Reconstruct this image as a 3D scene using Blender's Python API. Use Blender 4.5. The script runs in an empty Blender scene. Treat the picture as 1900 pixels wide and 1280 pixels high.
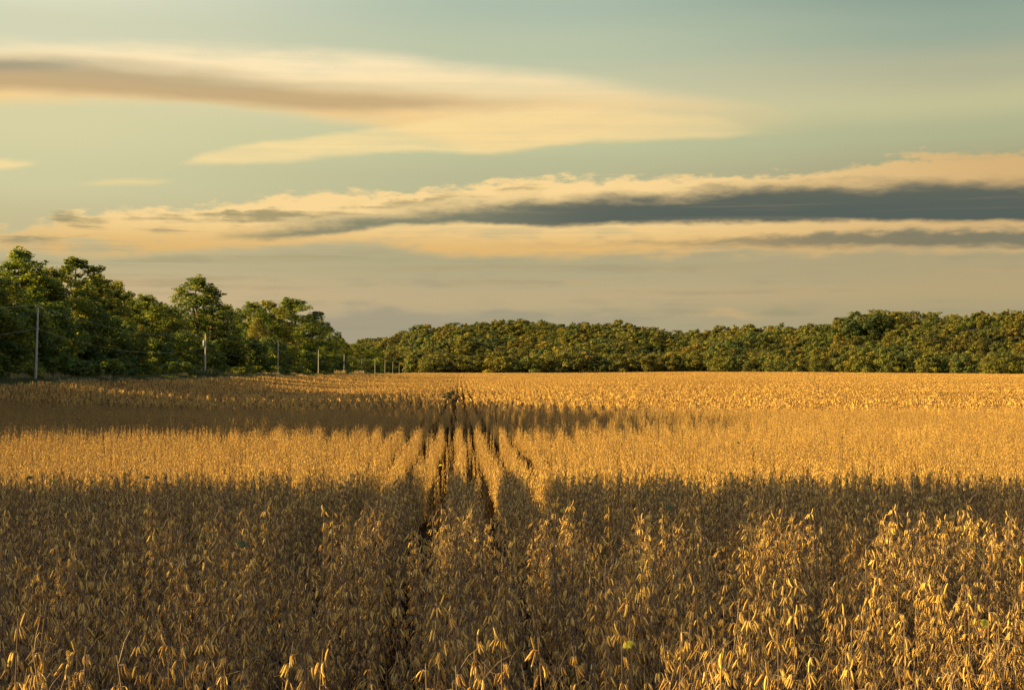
import bpy, math, random
import numpy as np
R = math.radians
scene = bpy.context.scene
COL = scene.collection

# ------------------------------------------------------------------ camera
CAM_Z = 1.9
FPX = 2640.0                       # focal length in photograph pixels (1900 wide)
cam_d = bpy.data.cameras.new('camera')
cam_d.sensor_width = 36
cam_d.lens = FPX / 1900 * 36
cam_d.clip_start = 0.1
cam_d.clip_end = 9000
cam = bpy.data.objects.new('camera', cam_d)
cam.location = (0, 0, CAM_Z)
cam.rotation_euler = (R(90) + math.atan(48 / FPX), 0, 0)
COL.objects.link(cam)
scene.camera = cam

# ------------------------------------------------------------------ light
SUN_EL, SUN_AZ = R(21), R(-4)      # azimuth: just behind straight left
to_sun = (-math.cos(SUN_AZ) * math.cos(SUN_EL), math.sin(SUN_AZ) * math.cos(SUN_EL), math.sin(SUN_EL))
sl = bpy.data.lights.new('sun', 'SUN')
sl.energy = 5.0
sl.color = (1.0, 0.72, 0.24)
sl.angle = R(0.6)
sun = bpy.data.objects.new('sun', sl)
from mathutils import Vector
sun.rotation_euler = Vector(to_sun).to_track_quat('Z', 'Y').to_euler()
sun.location = (-60, 10, 60)
COL.objects.link(sun)
scene.view_settings.view_transform = 'Standard'
scene.view_settings.look = 'None'
scene.view_settings.exposure = 1.8
scene.view_settings.gamma = 1
scene.cycles.max_bounces = 6
scene.cycles.diffuse_bounces = 2
scene.cycles.glossy_bounces = 2
scene.cycles.transmission_bounces = 4
scene.cycles.caustics_reflective = False
scene.cycles.caustics_refractive = False

def srgb(r, g, b, k=0.0):
    f = lambda c: (c / 255 / 12.92) if c / 255 <= 0.04045 else ((c / 255 + 0.055) / 1.055) ** 2.4
    return (f(r), f(g), f(b), 1)

# ------------------------------------------------------------------ world
world = bpy.data.worlds.new('World')
scene.world = world
world.use_nodes = True
NT = world.node_tree
NT.nodes.clear()

def nd(t, **k):
    n = NT.nodes.new(t)
    for a, b in k.items():
        setattr(n, a, b)
    return n

def setin(sock, v):
    if isinstance(v, bpy.types.NodeSocket):
        NT.links.new(v, sock)
    else:
        sock.default_value = v

def M(op, a, b=0.0, c=None, clamp=False):
    n = nd('ShaderNodeMath', operation=op, use_clamp=clamp)
    setin(n.inputs[0], a)
    setin(n.inputs[1], b)
    if c is not None:
        setin(n.inputs[2], c)
    return n.outputs[0]

def mixc(f, a, b):
    n = nd('ShaderNodeMix', data_type='RGBA')
    n.clamp_factor = True
    setin(n.inputs[0], f)
    setin(n.inputs[6], a)
    setin(n.inputs[7], b)
    return n.outputs[2]

def sstep(x, lo, hi):
    n = nd('ShaderNodeMapRange', interpolation_type='SMOOTHSTEP')
    setin(n.inputs[0], x)
    setin(n.inputs[1], lo)
    setin(n.inputs[2], hi)
    return n.outputs[0]

geo = nd('ShaderNodeTexCoord')
sep = nd('ShaderNodeSeparateXYZ')
NT.links.new(geo.outputs['Generated'], sep.inputs[0])
dx, dy, dz = sep.outputs
az = M('ARCTAN2', dx, dy)
hyp = M('SQRT', M('ADD', M('MULTIPLY', dx, dx), M('MULTIPLY', dy, dy)))
vv = M('DIVIDE', dz, M('MAXIMUM', hyp, 0.001))
SX = M('MULTIPLY_ADD', az, 2640.0, 950.0)         # azimuth on a convenient scale
SY = M('MULTIPLY_ADD', vv, -2640.0, 688.0)        # elevation, falling downwards to 688 at the horizon

def warp(X, Y):
    a = math.atan((X - 950) / FPX)
    return 950 + FPX * a, 688 - (688 - Y) * math.cos(a)

def noise(sx, sy, off, detail=3, rough=0.5):
    cmb = nd('ShaderNodeCombineXYZ')
    setin(cmb.inputs[0], M('MULTIPLY', SX, 1 / sx))
    setin(cmb.inputs[1], M('MULTIPLY', SY, 1 / sy))
    cmb.inputs[2].default_value = off
    n = nd('ShaderNodeTexNoise')
    n.inputs['Scale'].default_value = 1
    n.inputs['Detail'].default_value = detail
    n.inputs['Roughness'].default_value = rough
    NT.links.new(cmb.outputs[0], n.inputs['Vector'])
    return M('SUBTRACT', n.outputs[0], 0.5)

n_big = noise(420, 60, 1.3)
n_mid = noise(110, 30, 7.1, 4, 0.55)
n_fine = noise(42, 15, 3.7, 4, 0.6)
n_str = noise(500, 14, 9.2, 4, 0.6)
X0, XR, YR = -700.0, 3300.0, 800.0
CX = M('MULTIPLY_ADD', M('MULTIPLY_ADD', n_mid, 30.0, SX), 1 / XR, -X0 / XR, clamp=True)

def curve(pts, horizontal=True):
    n = nd('ShaderNodeFloatCurve')
    cu = n.mapping.curves[0]
    P = []
    for X, Y in pts:
        if horizontal:
            x, y = warp(X, Y)
            P.append(((x - X0) / XR, y / YR))
        else:
            x, _ = warp(X, 0)
            P.append(((x - X0) / XR, Y))
    P.sort()
    cu.points[0].location = (0.0, P[0][1])
    cu.points[1].location = (1.0, P[-1][1])
    for x, y in P:
        cu.points.new(x, y)
    n.mapping.extend = 'HORIZONTAL'
    n.mapping.update()
    setin(n.inputs['Value'], CX)
    return M('MULTIPLY', n.outputs[0], YR) if horizontal else n.outputs[0]

def band(top, bot, st, sb, amp_t=(0, 0, 0), amp_b=(0, 0, 0), op=None):
    def yy(amp):
        y = SY
        for a, nn in zip(amp, (n_big, n_mid, n_fine)):
            if a:
                y = M('MULTIPLY_ADD', nn, float(a) * 2.2, y)
        return y
    T, B = curve(top), curve(bot)
    m = M('MULTIPLY', sstep(M('SUBTRACT', yy(amp_t), T), -st * .5, st),
          sstep(M('SUBTRACT', B, yy(amp_b)), -sb * .5, sb))
    if op:
        m = M('MULTIPLY', m, curve(op, False), clamp=True)
    return m

def soft(c_, k=.22):
    m_ = sum(c_) / 3
    return tuple(v + (m_ - v) * k for v in c_)

def ramp_y(stops):
    n = nd('ShaderNodeValToRGB')
    cr = n.color_ramp
    cr.interpolation = 'EASE'
    while len(cr.elements) > 1:
        cr.elements.remove(cr.elements[0])
    cr.elements[0].position = stops[0][0] / 700
    cr.elements[0].color = srgb(*soft(stops[0][1]))
    for y, c in stops[1:]:
        cr.elements.new(y / 700).color = srgb(*soft(c))
    setin(n.inputs[0], M('MULTIPLY', M('MULTIPLY_ADD', n_big, 30.0, SY), 1 / 700, clamp=True))
    return n.outputs[0]

skyL = ramp_y([(0, (224, 223, 186)), (70, (216, 216, 176)), (250, (221, 213, 154)), (345, (213, 207, 150)),
               (440, (205, 190, 135)), (490, (196, 180, 128)), (560, (211, 180, 127)), (620, (192, 172, 134)), (690, (196, 184, 150))])
skyC = ramp_y([(0, (172, 192, 166)), (90, (190, 200, 162)), (200, (218, 208, 155)), (270, (196, 199, 146)), (330, (190, 188, 138)),
               (440, (192, 176, 126)), (500, (184, 171, 123)), (555, (198, 173, 122)), (600, (180, 165, 122)), (690, (190, 172, 136))])
skyR = ramp_y([(0, (132, 158, 141)), (70, (150, 172, 148)), (150, (182, 182, 143)), (215, (200, 195, 140)), (265, (180, 183, 134)), (330, (172, 165, 120)),
               (440, (178, 162, 115)), (500, (184, 164, 114)), (545, (190, 165, 112)), (600, (176, 160, 112)), (690, (178, 160, 116))])
base = mixc(sstep(SX, 60.0, 980.0), skyL, skyC)
base = mixc(sstep(SX, 950.0, 1850.0), base, skyR)
c = base
CREAM, ORANGE = srgb(255, 232, 186), srgb(247, 208, 142)

# low haze mounds by the horizon
c = mixc(M('MULTIPLY', band([(480, 625), (600, 585), (700, 563), (790, 578), (900, 568), (1000, 580), (1200, 600), (1400, 620)],
                            [(400, 720), (1400, 720)], 22, 10, (24, 26, 12)), 0.8), c, srgb(163, 154, 130))
c = mixc(M('MULTIPLY', band([(1280, 584), (1325, 573), (1345, 570), (1365, 575), (1440, 584)], [(1280, 585), (1350, 588), (1440, 586)], 14, 14, (0, 14, 9), (0, 14, 8)), 0.8), c, srgb(222, 180, 122))
c = mixc(M('MULTIPLY', band([(1390, 580), (1450, 570), (1500, 582)], [(1390, 586), (1450, 590), (1500, 586)], 9, 8, (0, 6, 4)), 0.5), c, srgb(150, 145, 112))
# upper bank: cream body
m = band([(-300, 76), (0, 74), (200, 77), (400, 81), (600, 85), (700, 93), (850, 118), (1000, 130), (1200, 158), (1400, 190), (1600, 225)],
         [(-300, 200), (0, 197), (200, 190), (350, 192), (500, 208), (600, 224), (700, 238), (800, 262), (900, 286), (1000, 276), (1100, 264), (1250, 258), (1400, 252), (1600, 238)],
         26, 20, (14, 8, 0), (8, 6, 3), [(0, 1), (600, 1), (1000, 0.85), (1250, 0.5), (1450, 0.15), (1600, 0)])
tex = sstep(M('MULTIPLY_ADD', n_mid, .7, n_str), -.28, .22)
m = M('MULTIPLY', m, M('MULTIPLY_ADD', tex, .35, .65))
c = mixc(m, c, mixc(sstep(M('MULTIPLY_ADD', n_big, 40.0, SY), 110.0, 230.0), CREAM, ORANGE))
# lower wing of the upper bank
m = band([(300, 303), (340, 298), (400, 276), (500, 259), (600, 249), (700, 236), (850, 214), (1000, 200), (1300, 214), (1450, 238)],
         [(300, 304), (400, 305), (500, 301), (600, 292), (700, 284), (800, 283), (900, 286), (1000, 274), (1100, 264), (1250, 259), (1400, 252), (1460, 240)],
         10, 9, (8, 8, 4), (5, 5, 3), [(0, 0), (310, 0), (360, .9), (900, .8), (1150, .6), (1350, .4), (1480, 0)])
m = M('MULTIPLY', m, M('MULTIPLY_ADD', tex, .45, .55))
c = mixc(m, c, srgb(250, 221, 158))
# dark core of the upper bank
m = band([(-300, 98), (0, 102), (150, 106), (280, 118), (420, 130), (550, 148), (700, 160), (850, 172), (1000, 184), (1150, 196)],
         [(-300, 172), (0, 176), (200, 180), (350, 187), (480, 199), (600, 212), (700, 212), (800, 205), (900, 202), (1000, 200), (1150, 198)],
         30, 18, (18, 10, 0), (12, 6, 2), [(-300, .95), (700, .9), (900, .7), (1050, .3), (1200, 0)])
c = mixc(M('MULTIPLY', m, 0.93), c, mixc(sstep(M('MULTIPLY_ADD', n_big, 30.0, SY), 105.0, 190.0), srgb(160, 156, 130), srgb(194, 166, 122)))
m = band([(-300, 104), (0, 106), (150, 108), (260, 114)], [(-300, 130), (0, 132), (150, 126), (260, 120)], 16, 16, (8, 5, 0), (8, 5, 0), [(-300, 1), (90, .9), (250, 0)])
c = mixc(M('MULTIPLY', m, 0.6), c, srgb(126, 132, 116))
# two wisps on the left
m = band([(-300, 290), (0, 292), (80, 299)], [(-300, 318), (0, 315), (90, 300)], 8, 8, (5, 5, 3), (5, 5, 3), [(-300, 1), (50, .8), (100, 0)])
c = mixc(m, c, srgb(248, 220, 158))
m = band([(120, 339), (200, 331), (300, 333), (330, 337)], [(120, 340), (200, 344), (300, 342), (330, 338)], 8, 8, (4, 4, 2), (4, 4, 2), [(110, 0), (170, .7), (290, .7), (340, 0)])
c = mixc(m, c, srgb(240, 213, 150))
# long middle band: cream body
m = band([(-300, 450), (-50, 428), (50, 415), (100, 404), (150, 393), (250, 386), (350, 383), (460, 370), (540, 358), (620, 351), (760, 352), (850, 346), (950, 333), (1150, 329), (1300, 325), (1400, 322), (1500, 317), (1580, 312), (1630, 296), (1700, 284), (1900, 280), (2200, 276)],
         [(-300, 470), (0, 462), (150, 468), (300, 468), (480, 462), (700, 462), (850, 478), (1000, 478), (1250, 474), (1500, 466), (1900, 470), (2200, 475)],
         11, 22, (10, 14, 26), (18, 22, 8), [(-300, .6), (40, .75), (150, .95), (1900, 1)])
cream2 = mixc(sstep(SY, 400.0, 470.0), srgb(250, 215, 150), srgb(226, 184, 116))
cream2 = mixc(sstep(SX, 1100.0, 1900.0), cream2, srgb(214, 178, 122))
m = M('MULTIPLY', m, M('SUBTRACT', 1.0, M('MULTIPLY', sstep(M('MULTIPLY_ADD', n_mid, .8, n_str), -.02, .3), M('MULTIPLY_ADD', sstep(SY, 410.0, 450.0), .55, .25))))
c = mixc(m, c, cream2)
# shading inside it
m = band([(-300, 440), (0, 430), (150, 402), (300, 398), (500, 392), (700, 372), (900, 352), (1100, 345), (1250, 352)],
         [(-300, 460), (0, 452), (150, 440), (300, 436), (500, 428), (700, 392), (900, 372), (1100, 362), (1250, 360)],
         10, 12, (20, 40, 18), (20, 30, 14))
m = M('MULTIPLY', m, sstep(M('ADD', n_mid, M('MULTIPLY', n_str, 0.9)), -0.10, 0.22))
c = mixc(M('MULTIPLY', m, 0.85), c, srgb(152, 142, 106))
# slate core
m = band([(300, 436), (430, 428), (520, 418), (600, 407), (700, 393), (800, 382), (900, 377), (1000, 368), (1100, 362), (1250, 356), (1400, 342), (1600, 336), (1750, 331), (1900, 332), (2300, 332)],
         [(300, 440), (430, 444), (520, 444), (600, 437), (700, 424), (800, 416), (870, 415), (930, 417), (1000, 420), (1200, 417), (1400, 414), (1600, 411), (2300, 408)],
         24, 9, (6, 14, 9), (4, 7, 5), [(300, 0), (430, .75), (600, .95), (800, .95), (1000, .97), (1300, 1)])
m = M('MULTIPLY', m, M('MULTIPLY_ADD', sstep(n_str, -.25, .0), .10, .90))
c = mixc(m, c, mixc(sstep(SX, 650.0, 1150.0), srgb(130, 132, 108), mixc(sstep(SY, 340.0, 405.0), srgb(104, 106, 92), srgb(88, 97, 90))))
# grey strip under it on the right, and faint streaks
m = band([(850, 452), (1150, 446), (1300, 441), (1500, 431), (1700, 425), (2300, 420)], [(850, 462), (1150, 456), (1300, 458), (1500, 458), (2300, 455)],
         12, 10, (5, 14, 12), (4, 7, 8), [(800, 0), (1000, .25), (1350, .6), (1550, .85), (1900, .95)])
c = mixc(m, c, srgb(122, 120, 100))
m = band([(600, 462), (2300, 466)], [(600, 560), (2300, 540)], 20, 30)
m = M('MULTIPLY', m, sstep(n_str, 0.0, 0.25))
c = mixc(M('MULTIPLY', m, 0.5), c, srgb(205, 165, 116))
c = mixc(M('MULTIPLY', M('MULTIPLY', band([(-300, 480), (300, 470), (900, 478), (1300, 482)], [(-300, 512), (300, 505), (900, 502), (1300, 500)], 14, 20, (10, 14, 0), (10, 10, 0)), 0.5), sstep(n_str, -.15, .15)), c, srgb(168, 160, 120))

c = mixc(M('MULTIPLY', M('MULTIPLY', sstep(M('MULTIPLY_ADD', n_str, 1.0, n_mid), -.05, .35), sstep(SY, 440.0, 500.0)), .4), c, srgb(150, 148, 120))
sky = nd('ShaderNodeTexSky')
sky.sky_type = 'NISHITA'
sky.sun_disc = False
sky.sun_elevation = SUN_EL
sky.sun_rotation = -R(90) + SUN_AZ
sky.dust_density = 2.0
dome = nd('ShaderNodeVectorMath', operation='SCALE')
NT.links.new(sky.outputs[0], dome.inputs[0])
dome.inputs['Scale'].default_value = 0.30
warm = mixc(0.5, dome.outputs[0], srgb(218, 232, 255))
c = mixc(sstep(vv, 0.27, 0.75), c, warm)
c = mixc(sstep(vv, -0.002, -0.03), c, (0.05, 0.04, 0.02, 1))
bg = nd('ShaderNodeBackground')
NT.links.new(c, bg.inputs[0])
bg.inputs[1].default_value = 2 ** -1.8
wo = nd('ShaderNodeOutputWorld')
NT.links.new(bg.outputs[0], wo.inputs[0])

# ------------------------------------------------------------------ materials
def new_mat(name):
    m = bpy.data.materials.new(name)
    m.use_nodes = True
    nt = m.node_tree
    nt.nodes.clear()
    return m, nt

def leafy(name, cols, rnd_cols=None, rnd_amt=0.5, transl=0.3, rough=0.7, tr_tint=(1, 1, 1, 1)):
    """per-face attribute 'tint' picks between cols; per-object random shifts it"""
    m, nt = new_mat(name)
    at = nt.nodes.new('ShaderNodeAttribute')
    at.attribute_name = 'tint'
    cr = nt.nodes.new('ShaderNodeValToRGB')
    e = cr.color_ramp.elements
    while len(e) > 1:
        e.remove(e[0])
    e[0].position = 0
    e[0].color = cols[0]
    for i, cc in enumerate(cols[1:]):
        e.new((i + 1) / (len(cols) - 1)).color = cc
    nt.links.new(at.outputs['Fac'], cr.inputs[0])
    col = cr.outputs[0]
    if rnd_cols:
        oi = nt.nodes.new('ShaderNodeObjectInfo')
        cr2 = nt.nodes.new('ShaderNodeValToRGB')
        e = cr2.color_ramp.elements
        while len(e) > 1:
            e.remove(e[0])
        e[0].position = 0
        e[0].color = rnd_cols[0]
        for i, cc in enumerate(rnd_cols[1:]):
            e.new((i + 1) / (len(rnd_cols) - 1)).color = cc
        nt.links.new(oi.outputs['Random'], cr2.inputs[0])
        mx = nt.nodes.new('ShaderNodeMix')
        mx.data_type = 'RGBA'
        mx.blend_type = 'MULTIPLY'
        mx.inputs[0].default_value = rnd_amt
        nt.links.new(col, mx.inputs[6])
        nt.links.new(cr2.outputs[0], mx.inputs[7])
        col = mx.outputs[2]
    b = nt.nodes.new('ShaderNodeBsdfPrincipled')
    b.inputs['Roughness'].default_value = rough
    b.inputs['Specular IOR Level'].default_value = 0.25
    nt.links.new(col, b.inputs['Base Color'])
    out = nt.nodes.new('ShaderNodeOutputMaterial')
    if transl:
        t = nt.nodes.new('ShaderNodeBsdfTranslucent')
        tm = nt.nodes.new('ShaderNodeMix')
        tm.data_type = 'RGBA'
        tm.blend_type = 'MULTIPLY'
        tm.inputs[0].default_value = 1
        nt.links.new(col, tm.inputs[6])
        tm.inputs[7].default_value = tr_tint
        nt.links.new(tm.outputs[2], t.inputs[0])
        ms = nt.nodes.new('ShaderNodeMixShader')
        ms.inputs[0].default_value = transl
        nt.links.new(b.outputs[0], ms.inputs[1])
        nt.links.new(t.outputs[0], ms.inputs[2])
        nt.links.new(ms.outputs[0], out.inputs[0])
    else:
        nt.links.new(b.outputs[0], out.inputs[0])
    return m

def C(r, g, b):
    return (r, g, b, 1)

POD = leafy('dry_pod', [C(.09, .055, .032), C(.30, .185, .080), C(.62, .40, .115), C(.88, .64, .18)],
            [C(.75, .7, .72), C(1, 1, 1), C(1.0, .88, .7), C(.85, .8, .8), C(1.1, 1.05, .8)], 0.7, 0.18)
def ripeness(m, sc=(.035, .05, 0), lo=(.78, .72, .67, 1), hi=(1.12, 1.06, .95, 1)):
    nt = m.node_tree
    b = [n for n in nt.nodes if n.type == 'BSDF_PRINCIPLED'][0]
    src = b.inputs['Base Color'].links[0].from_socket
    gp = nt.nodes.new('ShaderNodeNewGeometry')
    mp = nt.nodes.new('ShaderNodeMapping')
    mp.inputs['Scale'].default_value = sc
    nt.links.new(gp.outputs['Position'], mp.inputs[0])
    nz = nt.nodes.new('ShaderNodeTexNoise')
    nz.inputs['Scale'].default_value = 1
    nz.inputs['Detail'].default_value = 5
    nz.inputs['Roughness'].default_value = .65
    nt.links.new(mp.outputs[0], nz.inputs[0])
    cr = nt.nodes.new('ShaderNodeValToRGB')
    cr.color_ramp.elements[0].position = .36
    cr.color_ramp.elements[0].color = lo
    cr.color_ramp.elements[1].position = .60
    cr.color_ramp.elements[1].color = hi
    nt.links.new(nz.outputs[0], cr.inputs[0])
    mx = nt.nodes.new('ShaderNodeMix')
    mx.data_type = 'RGBA'
    mx.blend_type = 'MULTIPLY'
    mx.inputs[0].default_value = 1
    nt.links.new(src, mx.inputs[6])
    nt.links.new(cr.outputs[0], mx.inputs[7])
    nt.links.new(mx.outputs[2], b.inputs['Base Color'])
ripeness(POD)
STEM = leafy('dry_stem', [C(.09, .055, .035), C(.17, .11, .065), C(.26, .18, .10)], None, 0, 0)
RND_TREE = [C(.85, 1, .9), C(1.25, 1.1, .6), C(.7, .85, .9), C(1.0, 1.0, 1.0), C(1.35, 1.05, .6), C(.75, .9, .8), C(1.1, 1.05, .8)]
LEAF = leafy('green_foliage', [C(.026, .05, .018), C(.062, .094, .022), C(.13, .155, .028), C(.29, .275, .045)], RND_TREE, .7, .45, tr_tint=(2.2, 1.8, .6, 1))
LEAF_FAR = leafy('woodland_foliage', [C(.02, .028, .011), C(.062, .074, .018), C(.15, .15, .026), C(.30, .26, .036)],
                 [C(.7, .95, .9), C(1.5, 1.25, .6), C(.5, .7, .7), C(1.0, .95, .8), C(1.9, 1.4, .65), C(.6, .8, .8), C(1.4, .95, .7), C(.8, .95, .8)], .9, .3, tr_tint=(1.3, 1.2, .7, 1))
ripeness(LEAF_FAR, (.022, .014, 0), (.5, .6, .6, 1), (1.35, 1.25, 1.0, 1))
LEAF_GOLD = leafy('yellowing_and_sunlit_foliage', [C(.06, .065, .018), C(.16, .15, .028), C(.32, .27, .04)], None, 0, .4, tr_tint=(1.4, 1.2, .6, 1))  # left belt: sunlight put into the leaf colour; far wood: yellowing leaves
LEAF_RED = leafy('reddish_foliage', [C(.10, .045, .03), C(.20, .08, .035), C(.30, .12, .04)], None, 0, .4)
GRASS_M = leafy('verge_grass', [C(.04, .06, .02), C(.075, .09, .03), C(.13, .12, .045)], None, 0, .3)
DRYGRASS = leafy('dry_grass', [C(.20, .15, .07), C(.34, .25, .11), C(.45, .34, .16)], None, 0, .3)
YLEAF = leafy('yellow_leaf', [C(.45, .38, .03), C(.60, .50, .05)], None, 0, .4)
GLEAF = leafy('green_leaf', [C(.07, .09, .03), C(.11, .12, .04)], None, 0, .4)
OLEAF = leafy('orange_leaf', [C(.40, .20, .04), C(.5, .28, .06)], None, 0, .4)
WEED = leafy('dark_weed', [C(.03, .032, .014), C(.06, .055, .022), C(.10, .075, .03)], None, 0, .15)

def noisy(name, c1, c2, scale, c3=None, rough=.9, stretch=(1, 1, 1), bump=0.0):
    m, nt = new_mat(name)
    tc = nt.nodes.new('ShaderNodeTexCoord')
    mp = nt.nodes.new('ShaderNodeMapping')
    mp.inputs['Scale'].default_value = stretch
    nt.links.new(tc.outputs['Object'], mp.inputs[0])
    n = nt.nodes.new('ShaderNodeTexNoise')
    n.inputs['Scale'].default_value = scale
    n.inputs['Detail'].default_value = 8
    n.inputs['Roughness'].default_value = .65
    nt.links.new(mp.outputs[0], n.inputs[0])
    cr = nt.nodes.new('ShaderNodeValToRGB')
    cr.color_ramp.elements[0].position = .3
    cr.color_ramp.elements[0].color = c1
    cr.color_ramp.elements[1].position = .7
    cr.color_ramp.elements[1].color = c2
    if c3:
        cr.color_ramp.elements.new(.52).color = c3
    nt.links.new(n.outputs[0], cr.inputs[0])
    b = nt.nodes.new('ShaderNodeBsdfPrincipled')
    b.inputs['Roughness'].default_value = rough
    b.inputs['Specular IOR Level'].default_value = 0.0 if rough >= .9 else 0.4
    nt.links.new(cr.outputs[0], b.inputs['Base Color'])
    if bump:
        bp = nt.nodes.new('ShaderNodeBump')
        bp.inputs['Strength'].default_value = bump
        bp.inputs['Distance'].default_value = .03
        nt.links.new(n.outputs[0], bp.inputs['Height'])
        nt.links.new(bp.outputs[0], b.inputs['Normal'])
    o = nt.nodes.new('ShaderNodeOutputMaterial')
    nt.links.new(b.outputs[0], o.inputs[0])
    return m

BARK = noisy('bark', C(.05, .038, .028), C(.13, .10, .075), 3, stretch=(3, 3, .6), bump=.6)
POLE_WOOD = noisy('weathered_pole_wood', C(.30, .27, .22), C(.50, .45, .37), 4, stretch=(6, 6, .5), bump=.3)
METAL = noisy('painted_metal', C(.42, .44, .45), C(.52, .54, .55), 6, rough=.4)
WIRE = noisy('cable_metal', C(.25, .23, .18), C(.32, .29, .22), 2, rough=.4)
CERAMIC = noisy('brown_ceramic', C(.16, .10, .07), C(.22, .14, .09), 5, rough=.3)
SOIL = noisy('field_soil', C(.008, .004, .0015), C(.06, .028, .008), 14, C(.018, .009, .003), bump=1)
TURF = noisy('verge_turf', C(.035, .045, .018), C(.08, .085, .03), .6, bump=.5)
DUFF = noisy('woodland_floor', C(.02, .022, .012), C(.05, .045, .02), .2)

# ------------------------------------------------------------------ mesh helpers
def mk_mesh(name, V, F, mats, tint=None, midx=None, smooth=False):
    """V (n,3); F (m,4) quads, or list of such"""
    V = np.asarray(V, np.float32)
    F = np.asarray(F, np.int32)
    me = bpy.data.meshes.new(name)
    me.vertices.add(len(V))
    me.vertices.foreach_set('co', V.ravel())
    k = F.shape[1]
    me.loops.add(len(F) * k)
    me.loops.foreach_set('vertex_index', F.ravel())
    me.polygons.add(len(F))
    me.polygons.foreach_set('loop_start', np.arange(len(F), dtype=np.int32) * k)
    me.polygons.foreach_set('loop_total', np.full(len(F), k, np.int32))
    if smooth:
        me.polygons.foreach_set('use_smooth', np.ones(len(F), bool))
    for m in (mats if isinstance(mats, (list, tuple)) else [mats]):
        me.materials.append(m)
    if midx is not None:
        me.polygons.foreach_set('material_index', np.asarray(midx, np.int32))
    if tint is not None:
        a = me.attributes.new('tint', 'FLOAT', 'FACE')
        a.data.foreach_set('value', np.asarray(tint, np.float32))
    me.update(calc_edges=True)
    return me

def tag(o, label=None, cat=None, group=None, kind=None):
    for k, v in (('label', label), ('category', cat), ('group', group), ('kind', kind)):
        if v:
            o[k] = v
    return o

def link(name, me, parent=None, loc=(0, 0, 0), rotz=0, scale=1):
    o = bpy.data.objects.new(name, me)
    COL.objects.link(o)
    o.location = loc
    o.rotation_euler = (0, 0, rotz)
    o.scale = (scale,) * 3 if not hasattr(scale, '__len__') else scale
    if parent:
        o.parent = parent
    return o

class Geo:
    """accumulates quads"""
    def __init__(self):
        self.V, self.F, self.T, self.Mi, self.n = [], [], [], [], 0
    def add(self, V, F, tint=0.5, mi=0):
        V = np.asarray(V, float)
        F = np.asarray(F, int)
        self.V.append(V)
        self.F.append(F + self.n)
        self.T.append(np.broadcast_to(np.asarray(tint, float), (len(F),)))
        self.Mi.append(np.full(len(F), mi))
        self.n += len(V)
    def tube(self, pts, rad, k=5, tint=.5, mi=0):
        pts = np.asarray(pts, float)
        n = len(pts)
        V = []
        for i in range(n):
            d = pts[min(i + 1, n - 1)] - pts[max(i - 1, 0)]
            d = d / (np.linalg.norm(d) + 1e-9)
            a = np.array([1, 0, 0]) if abs(d[0]) < .9 else np.array([0, 1, 0])
            u = np.cross(d, a)
            u /= np.linalg.norm(u)
            w = np.cross(d, u)
            for j in range(k):
                t = 2 * math.pi * j / k
                V.append(pts[i] + rad[i] * (math.cos(t) * u + math.sin(t) * w))
        F = []
        for i in range(n - 1):
            for j in range(k):
                F.append((i * k + j, i * k + (j + 1) % k, (i + 1) * k + (j + 1) % k, (i + 1) * k + j))
        self.add(V, F, tint, mi)
    def merge(self, g, M3=None, off=(0, 0, 0)):
        V = np.concatenate(g.V)
        if M3 is not None:
            V = V @ M3.T
        V = V + np.asarray(off)
        self.V.append(V)
        self.F.append(np.concatenate(g.F) + self.n)
        self.T.append(np.concatenate(g.T))
        self.Mi.append(np.concatenate(g.Mi))
        self.n += len(V)
    def mesh(self, name, mats, smooth=False):
        return mk_mesh(name, np.concatenate(self.V), np.concatenate(self.F), mats,
                       np.concatenate(self.T), np.concatenate(self.Mi), smooth)

def leaf_quads(rng, P, size, aspect=1.0, nrm=None, spread=.45, jit=.62):
    """small folded-diamond leaves (one quad each) at points P with random facing"""
    n = len(P)
    if nrm is None:
        nrm = rng.normal(size=(n, 3))
    else:
        nrm = nrm + rng.normal(size=(n, 3)) * jit
    nrm /= np.linalg.norm(nrm, axis=1)[:, None]
    a = np.cross(nrm, rng.normal(size=(n, 3)))
    a /= np.linalg.norm(a, axis=1)[:, None]
    b = np.cross(nrm, a)
    b /= np.linalg.norm(b, axis=1)[:, None] + 1e-9
    s = size * (1 + spread * (rng.random((n, 1)) * 2 - 1))
    a = a * s * .5
    b = b * s * .5 * aspect
    V = np.stack([P - a, P + b * .9 - a * .1, P + a, P - b * .9 + a * .1], 1).reshape(-1, 3)
    F = np.arange(4 * n).reshape(n, 4)
    return V, F

# ------------------------------------------------------------------ terrain
SK = 0.0367                               # crop rows and road lean this much to the left of the view axis
def sm(x, a, b):
    t = np.clip((x - a) / (b - a), 0, 1)
    return t * t * (3 - 2 * t)

# skyline of the wooded hills: heading (as photograph column), tree-line distance, ridge distance, skyline row
TL = np.array([  # X, D0, D1, Ysky
    (-600, 1500, 2000, 650), (500, 1400, 2000, 650), (640, 1330, 1900, 640), (700, 1220, 1750, 629), (740, 1150, 1600, 625),
    (780, 1100, 1500, 613), (830, 1100, 1500, 605), (900, 1100, 1500, 598), (960, 1100, 1500, 599),
    (1060, 1100, 1500, 607), (1150, 1100, 1480, 612), (1250, 1100, 1450, 616), (1325, 1100, 1400, 618),
    (1335, 930, 1350, 618), (1400, 890, 1250, 614), (1500, 830, 1150, 606), (1600, 770, 1080, 601),
    (1700, 720, 1020, 594), (1800, 690, 980, 586), (1900, 660, 940, 574), (2100, 610, 900, 560), (2600, 560, 860, 545)], float)
TREE_H = 10.5

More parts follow.
